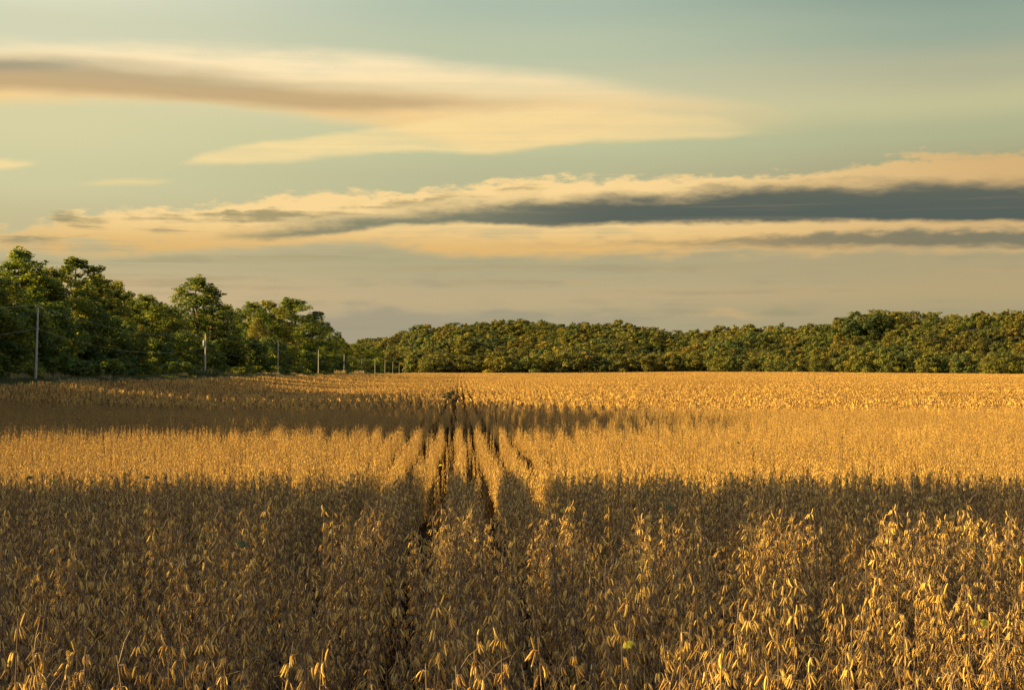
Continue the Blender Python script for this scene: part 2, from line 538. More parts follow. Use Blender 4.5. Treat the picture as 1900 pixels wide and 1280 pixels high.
def hill(x, y):
    yy = np.maximum(y, 1.0)
    X = 950 + FPX * x / yy
    D0 = np.interp(X, TL[:, 0], TL[:, 1])
    D1 = np.interp(X, TL[:, 0], TL[:, 2])
    S = np.interp(X, TL[:, 0], TL[:, 3])
    H = np.maximum((688 - S) / FPX * D1 + 1.9 - TREE_H, 0)
    t = np.clip((y - D0 - 15) / (D1 - D0 - 15), 0, 1.0)
    return H * (t ** 1.15) * np.where(y > 200, 1, 0) * (1 + .22 * np.sin(x * .031 + y * .013) * np.sin(math.pi * t)) + 7.0 * np.sin(x * .055 + 1) * np.sin(y * .04) * np.sin(math.pi * t)

def ground_z(x, y):
    x = np.asarray(x, float)
    y = np.asarray(y, float)
    L = x + SK * y
    z = 0.02 * np.sin(x * .13 + 1) * np.sin(y * .09)
    # the field falls away gently in front of the camera and rises again to the wood
    z = z - 1.15 * sm(y, 3, 38) - 0.25 * sm(y, 60, 130) + 1.4 * sm(y, 380, 950)
    z = z + sm(y, 300, 900) * (-0.55 + 1.05 * sm(L, 60, 210))
    z = z + (1.55 * (1 - sm(y, 380, 950)) + .3) * sm(L, -15, -43) * sm(y, 50, 120)
    z = z + hill(x, y)
    return z

ys = np.concatenate([np.linspace(-40, 60, 41)[:-1], np.linspace(60, 400, 120)[:-1], np.linspace(400, 1400, 200)[:-1], np.linspace(1400, 3200, 40)])
xn = np.concatenate([np.linspace(-1600, -300, 30)[:-1], np.linspace(-300, -60, 50)[:-1], np.linspace(-60, -30, 30)[:-1], np.linspace(-30, 60, 50)[:-1], np.linspace(60, 420, 110)[:-1], np.linspace(420, 1600, 30)])
GX, GY = np.meshgrid(xn, ys)
GZ = ground_z(GX, GY)
nx_, ny_ = len(xn), len(ys)
idx = np.arange(nx_ * ny_).reshape(ny_, nx_)
GF = np.stack([idx[:-1, :-1], idx[:-1, 1:], idx[1:, 1:], idx[1:, :-1]], -1).reshape(-1, 4)
fc_x = GX[:-1, :-1].ravel() + 3
fc_y = GY[:-1, :-1].ravel() + 2
Lc = fc_x + SK * fc_y
D0c = np.interp(950 + FPX * fc_x / np.maximum(fc_y, 1), TL[:, 0], TL[:, 1])
mi = np.where(Lc < -34.0, 1, 0)
mi = np.where((Lc < -50) | (fc_y > D0c), 2, mi)
gm = mk_mesh('ground', np.stack([GX, GY, GZ], -1).reshape(-1, 3), GF, [SOIL, TURF, DUFF], None, mi, True)
tag(link('ground', gm), kind='structure')

# ------------------------------------------------------------------ soybean plants
def pod_geo(rng, length, base, dirv, lod):
    """one flattened, gently curved pod with three seed bumps"""
    g = Geo()
    ring, k = (6, 6) if lod == 0 else (3, 4)
    d = np.asarray(dirv, float)
    d /= np.linalg.norm(d)
    a = rng.normal(size=3)
    u = np.cross(d, a)
    u /= np.linalg.norm(u)
    w = np.cross(d, u)
    bend = rng.uniform(-.13, .13) * length
    if lod == 0:
        ts = [0, .10, .27, .42, .58, .74, .90, 1.0]
        rr = [.08, .55, .95, .78, 1.0, .76, .62, .06]
    else:
        ts = [0, .28, .72, 1.0]
        rr = [.12, .95, .9, .08]
    W = length * (rng.uniform(.075, .097) if lod == 0 else rng.uniform(.08, .10))
    V = []
    for t, r in zip(ts, rr):
        p = np.asarray(base) + d * length * t + u * bend * math.sin(math.pi * t)
        for j in range(k):
            th = 2 * math.pi * j / k
            V.append(p + u * W * r * math.cos(th) + w * W * .62 * r * math.sin(th))
    F = [(i * k + j, i * k + (j + 1) % k, (i + 1) * k + (j + 1) % k, (i + 1) * k + j) for i in range(len(ts) - 1) for j in range(k)]
    g.add(V, F, np.clip(rng.normal(.57, .3), 0, 1), 0)
    return g

def plant(seed, lod):
    """returns stem Geo and a list of pod-cluster Geos"""
    rng = np.random.default_rng(seed)
    H = rng.uniform(.78, .98)
    lean = rng.normal(size=2) * .05
    stem = Geo()
    clusters = []
    def axis(p0, p1, r0, r1, n, curve=.02):
        off = rng.normal(size=3) * curve
        return [p0 + (p1 - p0) * t + off * math.sin(math.pi * t) for t in np.linspace(0, 1, n)]
    k = 4 if lod == 0 else 3
    main = axis(np.zeros(3), np.array([lean[0], lean[1], H]), 0, 0, 6)
    stem.tube(main, np.linspace(.0045, .0016, 6), k, rng.uniform(.2, .7), 1)
    axes = [(main, .16, 1.0, int(H * 17))]
    for b in range(rng.integers(1, 3)):
        t0 = rng.uniform(.12, .35)
        p0 = np.array([lean[0], lean[1], H]) * t0
        th = rng.uniform(0, 6.28)
        rr = rng.uniform(.07, .14)
        p1 = p0 + np.array([math.cos(th) * rr, math.sin(th) * rr, H * rng.uniform(.4, .6)])
        ax = axis(p0, p1, 0, 0, 5, .03)
        stem.tube(ax, np.linspace(.0032, .0014, 5), k, rng.uniform(.2, .7), 1)
        axes.append((ax, .25, 1.0, 6))
    for ax, t0, t1, n in axes:
        ax = np.array(ax)
        ph = rng.uniform(0, 6.28)
        for i in range(n):
            t = t0 + (t1 - t0) * (i + rng.uniform(0, .5)) / n
            t = min(t, 1.0)
            f = t * (len(ax) - 1)
            j = min(int(f), len(ax) - 2)
            p = ax[j] + (ax[j + 1] - ax[j]) * (f - j)
            ph += 2.4 + rng.normal() * .5
            g = Geo()
            for q in range(rng.integers(3, 7) if lod == 0 else rng.integers(2, 4)):
                th = ph + rng.normal() * .7
                dn = rng.uniform(.15, .75)
                if t > .93 and q == 0 and rng.random() < .3:
                    dirv = (math.cos(th) * .3, math.sin(th) * .3, .8)
                else:
                    dirv = (math.cos(th) * dn, math.sin(th) * dn, -1)
                stalk = np.array([math.cos(th), math.sin(th), .15]) * rng.uniform(.006, .022)
                g.merge(pod_geo(rng, rng.uniform(.030, .050) * (1 if lod == 0 else 1.75), p + stalk, dirv, lod))
                if lod == 0:
                    g.tube([p, p + stalk], [.0012, .001], 3, .5, 1)
            clusters.append(g)
            if rng.random() < (.32 if lod == 0 else .15):       # bare dry leaf stalk
                th = ph + 1.5
                ln = rng.uniform(.06, .16)
                q1 = p + np.array([math.cos(th) * ln * .7, math.sin(th) * ln * .7, ln * rng.uniform(.1, .8)])
                stem.tube([p, (p + q1) / 2 + np.array([0, 0, .015]), q1], [.0011, .001, .0008], 3, rng.uniform(.4, 1), 1)
    return stem, clusters

PLANTMATS = [POD, STEM]
proto_col = bpy.data.collections.new('crop_sources')
proto_names = []
def add_proto(name, me, col=proto_col):
    o = bpy.data.objects.new(name, me)
    col.objects.link(o)
    return o

N_FULL, N_SEG, N_FAR, N_BLK = 8, 6, 5, 3
full = [plant(100 + i, 0) for i in range(N_FULL)]
for i, (st, cl) in enumerate(full):
    g = Geo()
    g.merge(st)
    for c_ in cl:
        g.merge(c_)
    add_proto('a_plant_%02d' % i, g.mesh('plant', PLANTMATS, True))
low = [plant(200 + i, 1) for i in range(10)]
lowg = []
for st, cl in low:
    g = Geo()
    g.merge(st)
    for c_ in cl:
        g.merge(c_)
    lowg.append(g)
def rz(a, s=1.0, sz=None):
    ca, sa = math.cos(a), math.sin(a)
    return np.array([[ca * s, -sa * s, 0], [sa * s, ca * s, 0], [0, 0, sz or s]])
rngp = np.random.default_rng(5)
for i in range(N_SEG):                      # one metre of a row
    g = Geo()
    for y in np.arange(0, 1.0, .085):
        s = rngp.uniform(.62, 1.16)
        g.merge(lowg[rngp.integers(10)], rz(rngp.uniform(0, 6.28), s * .58, s), ((rngp.normal() * .045 if rngp.random() > .05 else rngp.uniform(-.4, .4)), y - .5 + rngp.normal() * .015, 0))
    add_proto('b_row_metre_%02d' % i, g.mesh('row_metre', PLANTMATS, True))
def blades(rng, length, rows, per_m, size, spires=True):
    """simplified plants: hanging blades along spires; top-heavy since only tops can be seen from afar"""
    g = Geo()
    for r in range(rows):
        x0 = (r - (rows - 1) / 2) * .76
        npl = int(length / .10)
        py = (np.arange(npl) + rng.random(npl)) * .10 - length / 2
        ph = rng.uniform(.55, 1.02, npl) + .05 * np.sin(py * 1.7 + rng.uniform(0, 6))
        px = x0 + rng.normal(size=npl) * .05 + np.where(rng.random(npl) < .05, rng.uniform(-.35, .35, npl), 0)
        n = int(per_m * length)
        pale = rng.normal(.46, .22, npl)
        w = rng.integers(0, npl, n)
        t = 1 - rng.random(n) ** 1.3 * .75
        rad = (1.03 - t) * .15 + .01
        th = rng.random(n) * 6.28
        P = np.stack([px[w] + np.cos(th) * rad, py[w] + np.sin(th) * rad, ph[w] * t], 1)
        ln = size * rng.uniform(.7, 1.3, n)
        wd = size * rng.uniform(.16, .26, n)
        az = rng.random(n) * 6.28
        sx, sy = np.cos(az) * wd, np.sin(az) * wd
        ox, oy = np.cos(th) * ln * .35, np.sin(th) * ln * .35
        top = P + np.stack([-ox * .5, -oy * .5, ln * .5], 1)
        bot = P + np.stack([ox * .5, oy * .5, -ln * .5], 1)
        sd = np.stack([sx, sy, np.zeros(n)], 1)
        V = np.stack([top, P + sd, bot, P - sd], 1).reshape(-1, 3)
        g.add(V, np.arange(4 * n).reshape(n, 4), np.clip(pale[w] + rng.normal(0, .25, n), 0, 1), 0)
    return g
for i in range(N_FAR):
    add_proto('c_row_strip_%02d' % i, blades(np.random.default_rng(300 + i), 6.0, 1, 300, .11).mesh('row_strip', PLANTMATS))
for i in range(N_BLK):
    add_proto('d_row_block_%02d' % i, blades(np.random.default_rng(400 + i), 15.0, 3, 130, .15).mesh('row_block', PLANTMATS))

# ---- positions
def in_view(x, y, marg=4.0):
    return np.abs(x) < .365 * y + marg
rngf = np.random.default_rng(11)
LMIN = -33.5
pts, var, rot, scl = [], [], [], []
def put(x, y, v, r, s, sz=None, dz=0.0):
    n = len(x)
    pts.append(np.stack([x, y, ground_z(x, y) + dz], 1))
    var.append(v)
    rot.append(r)
    scl.append(np.stack([s, s, s if sz is None else sz], 1))
ROW = .76
LMAX = 420
NEAR_END, MID_END, FAR_END = 20.0, 90.0, 430.0
near_list = []
rows = np.arange(math.floor(LMIN / ROW), math.ceil(LMAX / ROW)) * ROW
def row_wob(L, y):
    return .06 * np.sin(y * .19 + L * 2.2) + .05 * np.sin(y * .47 + L * 5) + .03 * np.sin(y * 1.1 + L * 9)
def lod_end(v, x):
    return v + 1.5 * np.sin(x * 1.7)
for L in rows:
    if abs(L) > 12:
        continue
    y = np.arange(3.4, NEAR_END, .044)
    y = y + rngf.uniform(-.02, .02, len(y))
    x = L - SK * y + row_wob(L, y) + rngf.normal(size=len(y)) * (.21 - .15 * sm(y, 6, 15))
    m = in_view(x, y, 2.2)
    near_list.append(np.stack([x[m], y[m]], 1))
near = np.concatenate(near_list)
# nearest plants that are really in frame become individuals
dist = near[:, 1]
order = np.argsort(dist)
inframe = (np.abs(near[:, 0]) < .36 * near[:, 1] + .05) & (near[:, 1] > 4.15)
ind = [i for i in order if inframe[i]][:270]
rest = np.ones(len(near), bool)
rest[ind] = False
nr = near[rest]
n = len(nr)
s = rngf.uniform(.82, 1.1, n)
put(nr[:, 0], nr[:, 1], rngf.integers(0, N_FULL, n), rngf.uniform(0, 6.28, n), s * 1.15, s)
for L in rows:
    y = np.arange(NEAR_END + .5, MID_END, 1.0)
    x = L - SK * y + row_wob(L, y)
    m = in_view(x, y, 6)
    x, y = x[m], y[m]
    if len(x):
        k = len(x)
        flip = rngf.integers(0, 2, k) * math.pi
        s = rngf.uniform(.92, 1.08, k)
        put(x, y, N_FULL + rngf.integers(0, N_SEG, k), flip + SK, np.ones(k), s)
for L in rows:
    y = np.arange(MID_END + 3, FAR_END, 6.0)
    x = L - SK * y
    m = in_view(x, y, 12) & ~((np.abs(y - 158 - .05 * L) < 8.5 * sm(L, 46, 30)) & (L > -14))
    x, y = x[m], y[m]
    if len(x):
        k = len(x)
        put(x, y, N_FULL + N_SEG + rngf.integers(0, N_FAR, k), rngf.integers(0, 2, k) * math.pi + SK, np.ones(k), rngf.uniform(.95, 1.06, k))
for L in np.arange(LMIN + 1, LMAX, 2.28):
    y = np.arange(FAR_END + 7.5, 1110, 15.0)
    x = L - SK * y
    D0 = np.interp(950 + FPX * x / y, TL[:, 0], TL[:, 1])
    m = in_view(x, y, 30) & (y < D0 - 8)
    x, y = x[m], y[m]
    if len(x):
        k = len(x)
        put(x, y, N_FULL + N_SEG + N_FAR + rngf.integers(0, N_BLK, k), rngf.integers(0, 2, k) * math.pi + SK, np.ones(k), rngf.uniform(.95, 1.06, k))

def scatter(name, P, V, Rz, S, col, label_kw, mats=()):
    me = bpy.data.meshes.new(name)
    me.vertices.add(len(P))
    me.vertices.foreach_set('co', np.asarray(P, np.float32).ravel())
    a = me.attributes.new('variant', 'INT', 'POINT')
    a.data.foreach_set('value', np.asarray(V, np.int32))
    a = me.attributes.new('turn', 'FLOAT_VECTOR', 'POINT')
    rv = np.zeros((len(P), 3), np.float32)
    rv[:, 2] = Rz
    a.data.foreach_set('vector', rv.ravel())
    a = me.attributes.new('size', 'FLOAT_VECTOR', 'POINT')
    a.data.foreach_set('vector', np.asarray(S, np.float32).ravel())
    o = link(name, me)
    ng = bpy.data.node_groups.new(name + '_scatter', 'GeometryNodeTree')
    ng.interface.new_socket('Geometry', in_out='INPUT', socket_type='NodeSocketGeometry')
    ng.interface.new_socket('Geometry', in_out='OUTPUT', socket_type='NodeSocketGeometry')
    N = ng.nodes
    gi, go = N.new('NodeGroupInput'), N.new('NodeGroupOutput')
    ci = N.new('GeometryNodeCollectionInfo')
    ci.inputs['Collection'].default_value = col
    ci.inputs['Separate Children'].default_value = True
    ci.inputs['Reset Children'].default_value = True
    ip = N.new('GeometryNodeInstanceOnPoints')
    ip.inputs['Pick Instance'].default_value = True
    def attr(nm, t):
        q = N.new('GeometryNodeInputNamedAttribute')
        q.data_type = t
        q.inputs['Name'].default_value = nm
        return q.outputs['Attribute']
    ng.links.new(gi.outputs[0], ip.inputs['Points'])
    ng.links.new(ci.outputs[0], ip.inputs['Instance'])
    ng.links.new(attr('variant', 'INT'), ip.inputs['Instance Index'])
    ng.links.new(attr('turn', 'FLOAT_VECTOR'), ip.inputs['Rotation'])
    ng.links.new(attr('size', 'FLOAT_VECTOR'), ip.inputs['Scale'])
    ng.links.new(ip.outputs[0], go.inputs[0])
    md = o.modifiers.new('scatter', 'NODES')
    md.node_group = ng
    tag(o, **label_kw)
    return o
scatter('soybean_field', np.concatenate(pts), np.concatenate(var), np.concatenate(rot), np.concatenate(scl), proto_col,
        dict(label='ripe brown and golden soybean crop in long rows covering the whole field', cat='crop', kind='stuff'))
print('crop instances', sum(len(p) for p in pts))

# individuals: nearest plants
plant_src = []
for i, (st, cl) in enumerate(full):
    sme = st.mesh('soybean_stem', PLANTMATS, True)
    cmes = [c_.mesh('pod_cluster', PLANTMATS, True) for c_ in cl]
    plant_src.append((sme, cmes))
templ = {}
for q, i in enumerate(ind):
    v = int(rngf.integers(0, N_FULL))
    x, y = near[i]
    s = rngf.uniform(.82, 1.1)
    if v not in templ:
        o = link('soybean_plant', plant_src[v][0])
        tag(o, 'dry soybean plant hung with ripe brown pods, one of those nearest the camera', 'soybean plant', 'soybean plants along the front of the field')
        kids = [link('pod_cluster', cm, o) for cm in plant_src[v][1]]
        templ[v] = (o, kids)
    else:
        src, skids = templ[v]
        o = src.copy()
        COL.objects.link(o)
        for k_ in skids:
            c_ = k_.copy()
            COL.objects.link(c_)
            c_.parent = o
    o.location = (x, y, float(ground_z(x, y)))
    o.rotation_euler = (0, 0, rngf.uniform(0, 6.28))
    o.scale = (s * 1.05, s * 1.05, s)

# ------------------------------------------------------------------ trees
def crown_geo(seed, H, Rc, base, nl, nleaf, lsize, airy=0.0, cone=0.5, lobe=.30, mi=0, dome=True, far=False):
    rng = np.random.default_rng(seed)
    g = Geo()
    lobes = []
    for i in range(nl):
        h = (i + rng.random()) / nl
        # radius profile: widest a third of the way up, pointed or rounded top
        prof = (math.sin(math.pi * min(1, (h * .82 + .2))) ** .6) * (1 - cone * h ** 1.5)
        if dome:
            prof = max(.05, 1 - (max(0, h - .3) / .72) ** 2.6) ** .5 * (.8 + .2 * min(1, h / .3)) * (1 - cone * h * .3)
        th = i * 2.399 + rng.normal() * .4
        rr = Rc * prof * (rng.uniform(.35, 1.0) ** .6) * (1 if h < .92 else .35)
        cz = base + (H - base) * (h * .93 + .02)
        lr = Rc * lobe * rng.uniform(.65, 1.25) * (1.1 - .35 * h)
        lobes.append((math.cos(th) * rr * .82, math.sin(th) * rr * .82, min(cz, H - lr * .7), lr))
    # satellite sprays break up the outline
    for (x, y, z, r) in list(lobes):
        for q in range(2):
            d = rng.normal(size=3)
            d[2] = abs(d[2]) * .7
            d /= np.linalg.norm(d)
            lobes.append((x + d[0] * r, y + d[1] * r, min(z + d[2] * r, H), r * rng.uniform(.28, .5)))
    tot = sum(r ** 2 for *_, r in lobes)
    for (x, y, z, r) in lobes:
        k = max(6, int(nleaf * r * r / tot))
        d = rng.normal(size=(k, 3))
        d /= np.linalg.norm(d, axis=1)[:, None]
        rad = r * (1 - (rng.random((k, 1)) ** 1.6) * .55) * (1 + .22 * np.sin(d[:, :1] * 5 + seed) * np.cos(d[:, 1:2] * 6))
        P = np.array([x, y, z]) + d * rad * np.array([1, 1, .78])
        if airy:
            keep = (np.sin(P[:, 0] * 2.1 + seed) * np.sin(P[:, 1] * 2.3) * np.sin(P[:, 2] * 2.7)) > (-.9 + airy)
            P = P[keep]
            d = d[keep]
        if not len(P):
            continue
        V, F = leaf_quads(rng, P, lsize, .8, d + np.array([0, 0, .25]), .5, .24 if far else .55)
        lt = rng.uniform(-.18, .18) if far else rng.uniform(-.3, .25)
        g.add(V, F, np.clip(.45 + lt + rng.normal(0, .09 if far else .16, len(F)), 0, 1), mi)
    return g, lobes[:nl]

def trunk_geo(seed, H, r0, lobes, nlimb=14):
    rng = np.random.default_rng(seed + 9)
    g = Geo()
    bend = rng.normal(size=2) * H * .02
    P = [np.array([bend[0] * math.sin(3 * t), bend[1] * math.sin(2.5 * t), H * .86 * t]) for t in np.linspace(0, 1, 9)]
    P[0][2] = -.3
    g.tube(P, [r0 * f for f in (1.35, 1, .88, .76, .64, .5, .36, .22, .08)], 8, .5, 0)
    for i in range(0, len(lobes), max(1, len(lobes) // nlimb)):
        x, y, z, r = lobes[i]
        a = np.array([0, 0, max(z * .62 - .5, H * .12)])
        b = np.array([x, y, z])
        m_ = (a + b) / 2 + np.array([0, 0, -.05 * H * .3])
        rr = r0 * .34
        g.tube([a, m_, b], [rr, rr * .6, rr * .15], 5, .5, 0)
    return g

#          seed H   R   base nl  leaves lsize airy cone lobe
KINDS = {
    'full':  [(1, 20, 6.5, 1.0, 70, 30000, .28, .12, .45, .23), (2, 19, 7.2, .8, 80, 33000, .29, .10, .40, .21), (3, 21, 5.8, 1.2, 66, 27000, .28, .18, .55, .23)],
    'airy':  [(4, 22, 6.8, .8, 104, 30000, .27, .34, 1.9, .17), (5, 20, 5.6, 1.2, 88, 25000, .27, .38, .9, .17)],
    'low':   [(6, 12, 5.5, .3, 36, 10000, .42, .10, .35, .32), (7, 9, 4.6, .2, 32, 8000, .40, .05, .30, .34)],
}
tree_src = {}
for kind, L_ in KINDS.items():
    tree_src[kind] = []
    for (sd, H, Rc, bs, nl, nf, ls, ai, co, lo) in L_:
        cg, lb = crown_geo(sd, H, Rc, bs, nl, nf, ls, ai, co, lo)
        tg = trunk_geo(sd, H, .02 * H, lb)
        tree_src[kind].append((H, cg.mesh('crown', [LEAF]), tg.mesh('trunk', [BARK], True)))

def tree(kind, v, x, y, H, label, cat='tree', group=None, rot=0.0, wide=1.0, name='broadleaf_tree', mat=None):
    H0, cm, tm = tree_src[kind][v]
    o = bpy.data.objects.new(name, None)
    COL.objects.link(o)
    s = H / H0
    o.location = (x, y, float(ground_z(x, y)) - .05)
    o.rotation_euler = (0, 0, rot)
    o.scale = (s * wide, s * wide, s)
    if mat is not None:
        key = cm.name + mat.name
        if key not in bpy.data.meshes:
            c2 = cm.copy()
            c2.name = key
            c2.materials[0] = mat
        cm = bpy.data.meshes[key]
    for nm, me in (('crown', cm), ('trunk', tm)):
        ch = bpy.data.objects.new(nm, me)
        COL.objects.link(ch)
        ch.parent = o
    return tag(o, label, cat, group)

def at_px(X, Lat):
    """point on the line at lateral offset Lat (from the row direction) seen at photograph column X"""
    # x + SK*y = Lat ; x = (X-950)/FPX*y
    y = Lat / ((X - 950) / FPX + SK)
    return (X - 950) / FPX * y, y

rt = random.Random(3)
# visible front row: column X, lateral, photograph row of the top, kind, variant, width factor, material, label
FRONT = [
    (-25, -57, 500, 'full', 1, 1.15, None, 'dark green broadleaf tree cut by the left edge of the picture'),
    (38, -60, 461, 'airy', 0, 1.35, None, 'tallest open-topped tree above the nearest utility pole at far left'),
    (95, -58, 497, 'full', 0, 1.15, None, 'dense dark broadleaf tree just right of the nearest utility pole'),
    (142, -60, 474, 'airy', 1, 1.25, None, 'tall thin-crowned tree whose open top stands right of the tallest one'),
    (185, -58, 520, 'full', 2, 1.05, None, 'dark round-topped tree stepping down towards the dip in the tree belt'),
    (228, -60, 543, 'airy', 1, 1.05, None, 'low loose-crowned tree at the first dip in the left tree belt'),
    (272, -58, 548, 'full', 1, 1.0, None, 'broad dark green tree between the first dip and the tall spired tree'),
    (312, -57, 575, 'full', 0, .8, LEAF_GOLD, 'tree coloured sunlit yellow-green at the left foot of the tall spired tree'),  # sunlit side of the spired tree, painted as gold leaf colour
    (368, -58, 511, 'airy', 0, 1.5, None, 'tall spired tree rising alone above the second utility pole'),
    (418, -58, 565, 'full', 2, .95, None, 'dark narrow tree on the right shoulder of the tall spired tree'),
    (470, -60, 560, 'full', 1, .95, None, 'yellowish broad tree left of the third utility pole'),
    (498, -62, 556, 'full', 0, 1.1, None, 'round-crowned tree directly above the third utility pole'),
    (542, -58, 551, 'full', 2, 1.55, None, 'big domed tree between the third and fourth utility poles'),
    (578, -56, 582, 'full', 1, .8, None, 'sloping right-hand shoulder tree above the fourth utility pole'),
    (612, -56, 604, 'full', 0, .8, None, 'last tall tree of the left belt, by the fifth utility pole'),
    (630, -55, 618, 'airy', 1, .8, None, 'small open tree ending the left belt against the pale sky'),
]
for X, Lt, Yt, kd, v, wd, mt, lab in FRONT:
    wd *= 1.35
    x, y = at_px(X, Lt)
    H = (688 - Yt) / FPX * y + 1.9
    tree(kd, v, x, y, H, lab, rot=rt.uniform(0, 6.28), wide=wd, mat=mt, name='broadleaf_tree')
x, y = at_px(352, -55)
tree('low', 1, x, y, 9.5, 'small reddish-leaved tree glowing beside the second utility pole', rot=1, wide=.7, mat=LEAF_RED, name='red_leaved_tree')
for X, Lt, Yt, wd, lab in ((98, -57.5, 498, .5, 'tree coloured sunlit yellow-green left of the tall thin-crowned one at far left'), (38, -55, 548, .55, 'tree coloured bright sunlit yellow-green beside the nearest utility pole'),  # gold-leaved trees added for the belt's sunlit patches; sunlight is in the colour
                      (262, -56, 606, .8, 'low tree coloured sunlit yellow-green at the first dip of the left belt'), (334, -56, 590, .8, 'tree coloured sunlit yellow left of the second utility pole'),
                      (478, -57, 592, .9, 'tree coloured sunlit yellow-green just left of the third utility pole'), (528, -56.5, 612, .9, 'tree coloured sunlit yellow between the third and fourth utility poles'),
                      (600, -56, 645, 1.1, 'low tree coloured sunlit yellow near the fifth utility pole'), (655, -62, 660, 1.3, 'low tree coloured sunlit yellow right of the fifth utility pole')):
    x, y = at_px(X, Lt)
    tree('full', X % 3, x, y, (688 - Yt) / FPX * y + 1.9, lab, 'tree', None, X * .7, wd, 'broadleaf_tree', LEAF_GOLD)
# understory along the front of the belt
for i in range(26):
    y = 158 + i * 13 + i * i * .9 + rt.uniform(-4, 4)
    Lt = -52.5 + rt.uniform(-1.5, 1.0)
    x = Lt - SK * y
    tree('low', i % 2, x, y, rt.uniform(6.5, 11), 'dark leafy understory tree filling the foot of the left tree belt', 'tree',
         'understory trees at the foot of the left belt', rt.uniform(0, 6.28), 1.25, 'understory_tree')
# second and third ranks
for i in range(30):
    y = 150 + i * 14 + i * i * .7 + rt.uniform(-5, 5)
    for Lt, hh in ((-68, 19 if y < 330 else 17), (-84, 19)):
        x = Lt + rt.uniform(-3, 3) - SK * y
        tree('full', rt.randrange(3), x, y, hh * rt.uniform(.75, .95) * (1 + y / 2600), 'broadleaf tree half hidden behind the front rank of the left belt', 'tree',
             'rear ranks of the left tree belt', rt.uniform(0, 6.28), 1.15, 'broadleaf_tree')
# trees of the same belt beside the camera, outside the frame: their shade lies across the field
OFF = [  # y, lateral, how far over the field its shade reaches, kind, width
    (-7, -60, 4, 'airy', .9), (-1.5, -60, 4.2, 'airy', .78), (4.2, -60, 8.2, 'airy', .8), (1.5, -70, 4.5, 'airy', .75),
    (10, -55, 24, 'full', .42), (13.5, -58, 24, 'full', .8), (17, -56, 22, 'full', .65), (12, -68, 24, 'full', .5), (16.5, -68, 24, 'full', .6),
    (56, -58, 15, 'full', .95), (65, -59, 17, 'full', 1.0), (75, -58, 16, 'full', 1.05), (86, -59, 13, 'full', 1.0), (97, -58, 5, 'full', 1.1), (107, -58, 4, 'full', 1.0),
    (59, -70, 9, 'full', 1.1), (71, -70, 9, 'full', 1.1), (83, -70, 5, 'full', 1.1), (95, -70, 3, 'full', 1.0), (105, -70, 0, 'full', 1.0),
    (118, -58, -3, 'full', 1.1), (129, -57, -3, 'full', 1.1), (140, -58, -4, 'full', 1.1), (150, -58, -6, 'full', 1.1), (160, -60, -8, 'full', 1.0),
    (124, -70, -4, 'full', 1.2), (137, -70, -4, 'full', 1.2), (149, -71, -6, 'full', 1.2)]
for i, (y, Lt, reach, kd, wd) in enumerate(OFF):
    H = (reach - Lt) * math.tan(SUN_EL) + 1.2 - (1.3 if y > 30 else .5)
    tree(kd, i % len(tree_src[kd]), Lt - SK * y, y, H, 'roadside tree of the left belt standing beside the camera outside the picture', 'tree',
         'trees of the belt beside the camera', i * 1.3, wd)

# ---- far woodland
def far_src(seed, H, Rc, nl, nf, ls, mat, cone=.35):
    cg, lb = crown_geo(seed, H, Rc, .5, nl, nf, ls, 0.0, cone, .42, 0, True, True)
    tg = Geo()
    tg.tube([(0, 0, -.5), (0, 0, H * .45), (0, 0, H * .8)], [.25, .2, .06], 5, .5, 0)
    g = Geo()
    g.merge(cg)
    for a in tg.Mi:
        a[:] = 1
    g.merge(tg)
    return g.mesh('woodland_tree', [mat, BARK])
far_meshes = [far_src(50 + i, 14, r, 11, 2600, .85, LEAF_FAR, co) for i, (r, co) in enumerate([(7.4, .15), (8.2, .1), (6.2, .35), (7.0, .2), (6.0, .45)])]
gold_mesh = far_src(70, 14, 5.0, 18, 2200, .75, LEAF_GOLD, .3)
fp = []
rw = np.random.default_rng(21)
# front edge and the slope behind it, walking in headings
for X in np.arange(600, 2250, 1.0):
    D0 = np.interp(X, TL[:, 0], TL[:, 1])
    D1 = np.interp(X, TL[:, 0], TL[:, 2])
for gy in np.arange(560, 2050, 12.5):
    for gx in np.arange(-320, 560, 10):
        x = gx + rw.uniform(-3, 3)
        y = gy + rw.uniform(-3, 3)
        X = 950 + FPX * x / y
        if X < 560 or X > 2080:
            continue
        D0 = np.interp(X, TL[:, 0], TL[:, 1])
        D1 = np.interp(X, TL[:, 0], TL[:, 2])
        if y < D0 or y > D1 + 30:
            continue
        if y > D0 + 60 and rw.random() < .12:
            continue
        h = rw.uniform(.62, 1.0) * 14
        if y < D0 + 14:
            h = rw.uniform(.75, 1.15) * 14
        if rw.random() < .03:
            h *= 1.2
        h *= 1 + .28 * math.sin(x * .05 + y * .021) * math.sin(y * .033 + 1)
        fp.append((x, y, h * (.85 if y < 950 else 1.1), y - D0))
fp = np.array(fp)
print('woodland trees', len(fp))
# keep the ones seen largest (front edge) as individuals
key = fp[:, 1] + np.where(np.abs(950 + FPX * fp[:, 0] / fp[:, 1] - 950) > 960, 5000, 0) + np.where(fp[:, 3] > 25, 260, 0)
od = np.argsort(key)
IND = od[:285]
isind = np.zeros(len(fp), bool)
isind[IND] = True
for j, i in enumerate(IND):
    x, y, h, dd = fp[i]
    X = 950 + FPX * x / y
    gold = rw.random() < .10
    me = gold_mesh if gold else far_meshes[rw.integers(5)]
    w = h / 14 * rw.uniform(.95, 1.5)
    o = link('woodland_tree', me, None, (x, y, float(ground_z(x, y))), rw.uniform(0, 6.28), (w, w, h / 14))
    if gold:
        tag(o, 'yellowing round-crowned tree among green ones on the edge of the far wood', 'tree', 'yellowing trees on the far wood edge')
    else:
        tag(o, 'green round-crowned tree on the edge of the far wood behind the field', 'tree', 'green trees on the far wood edge')
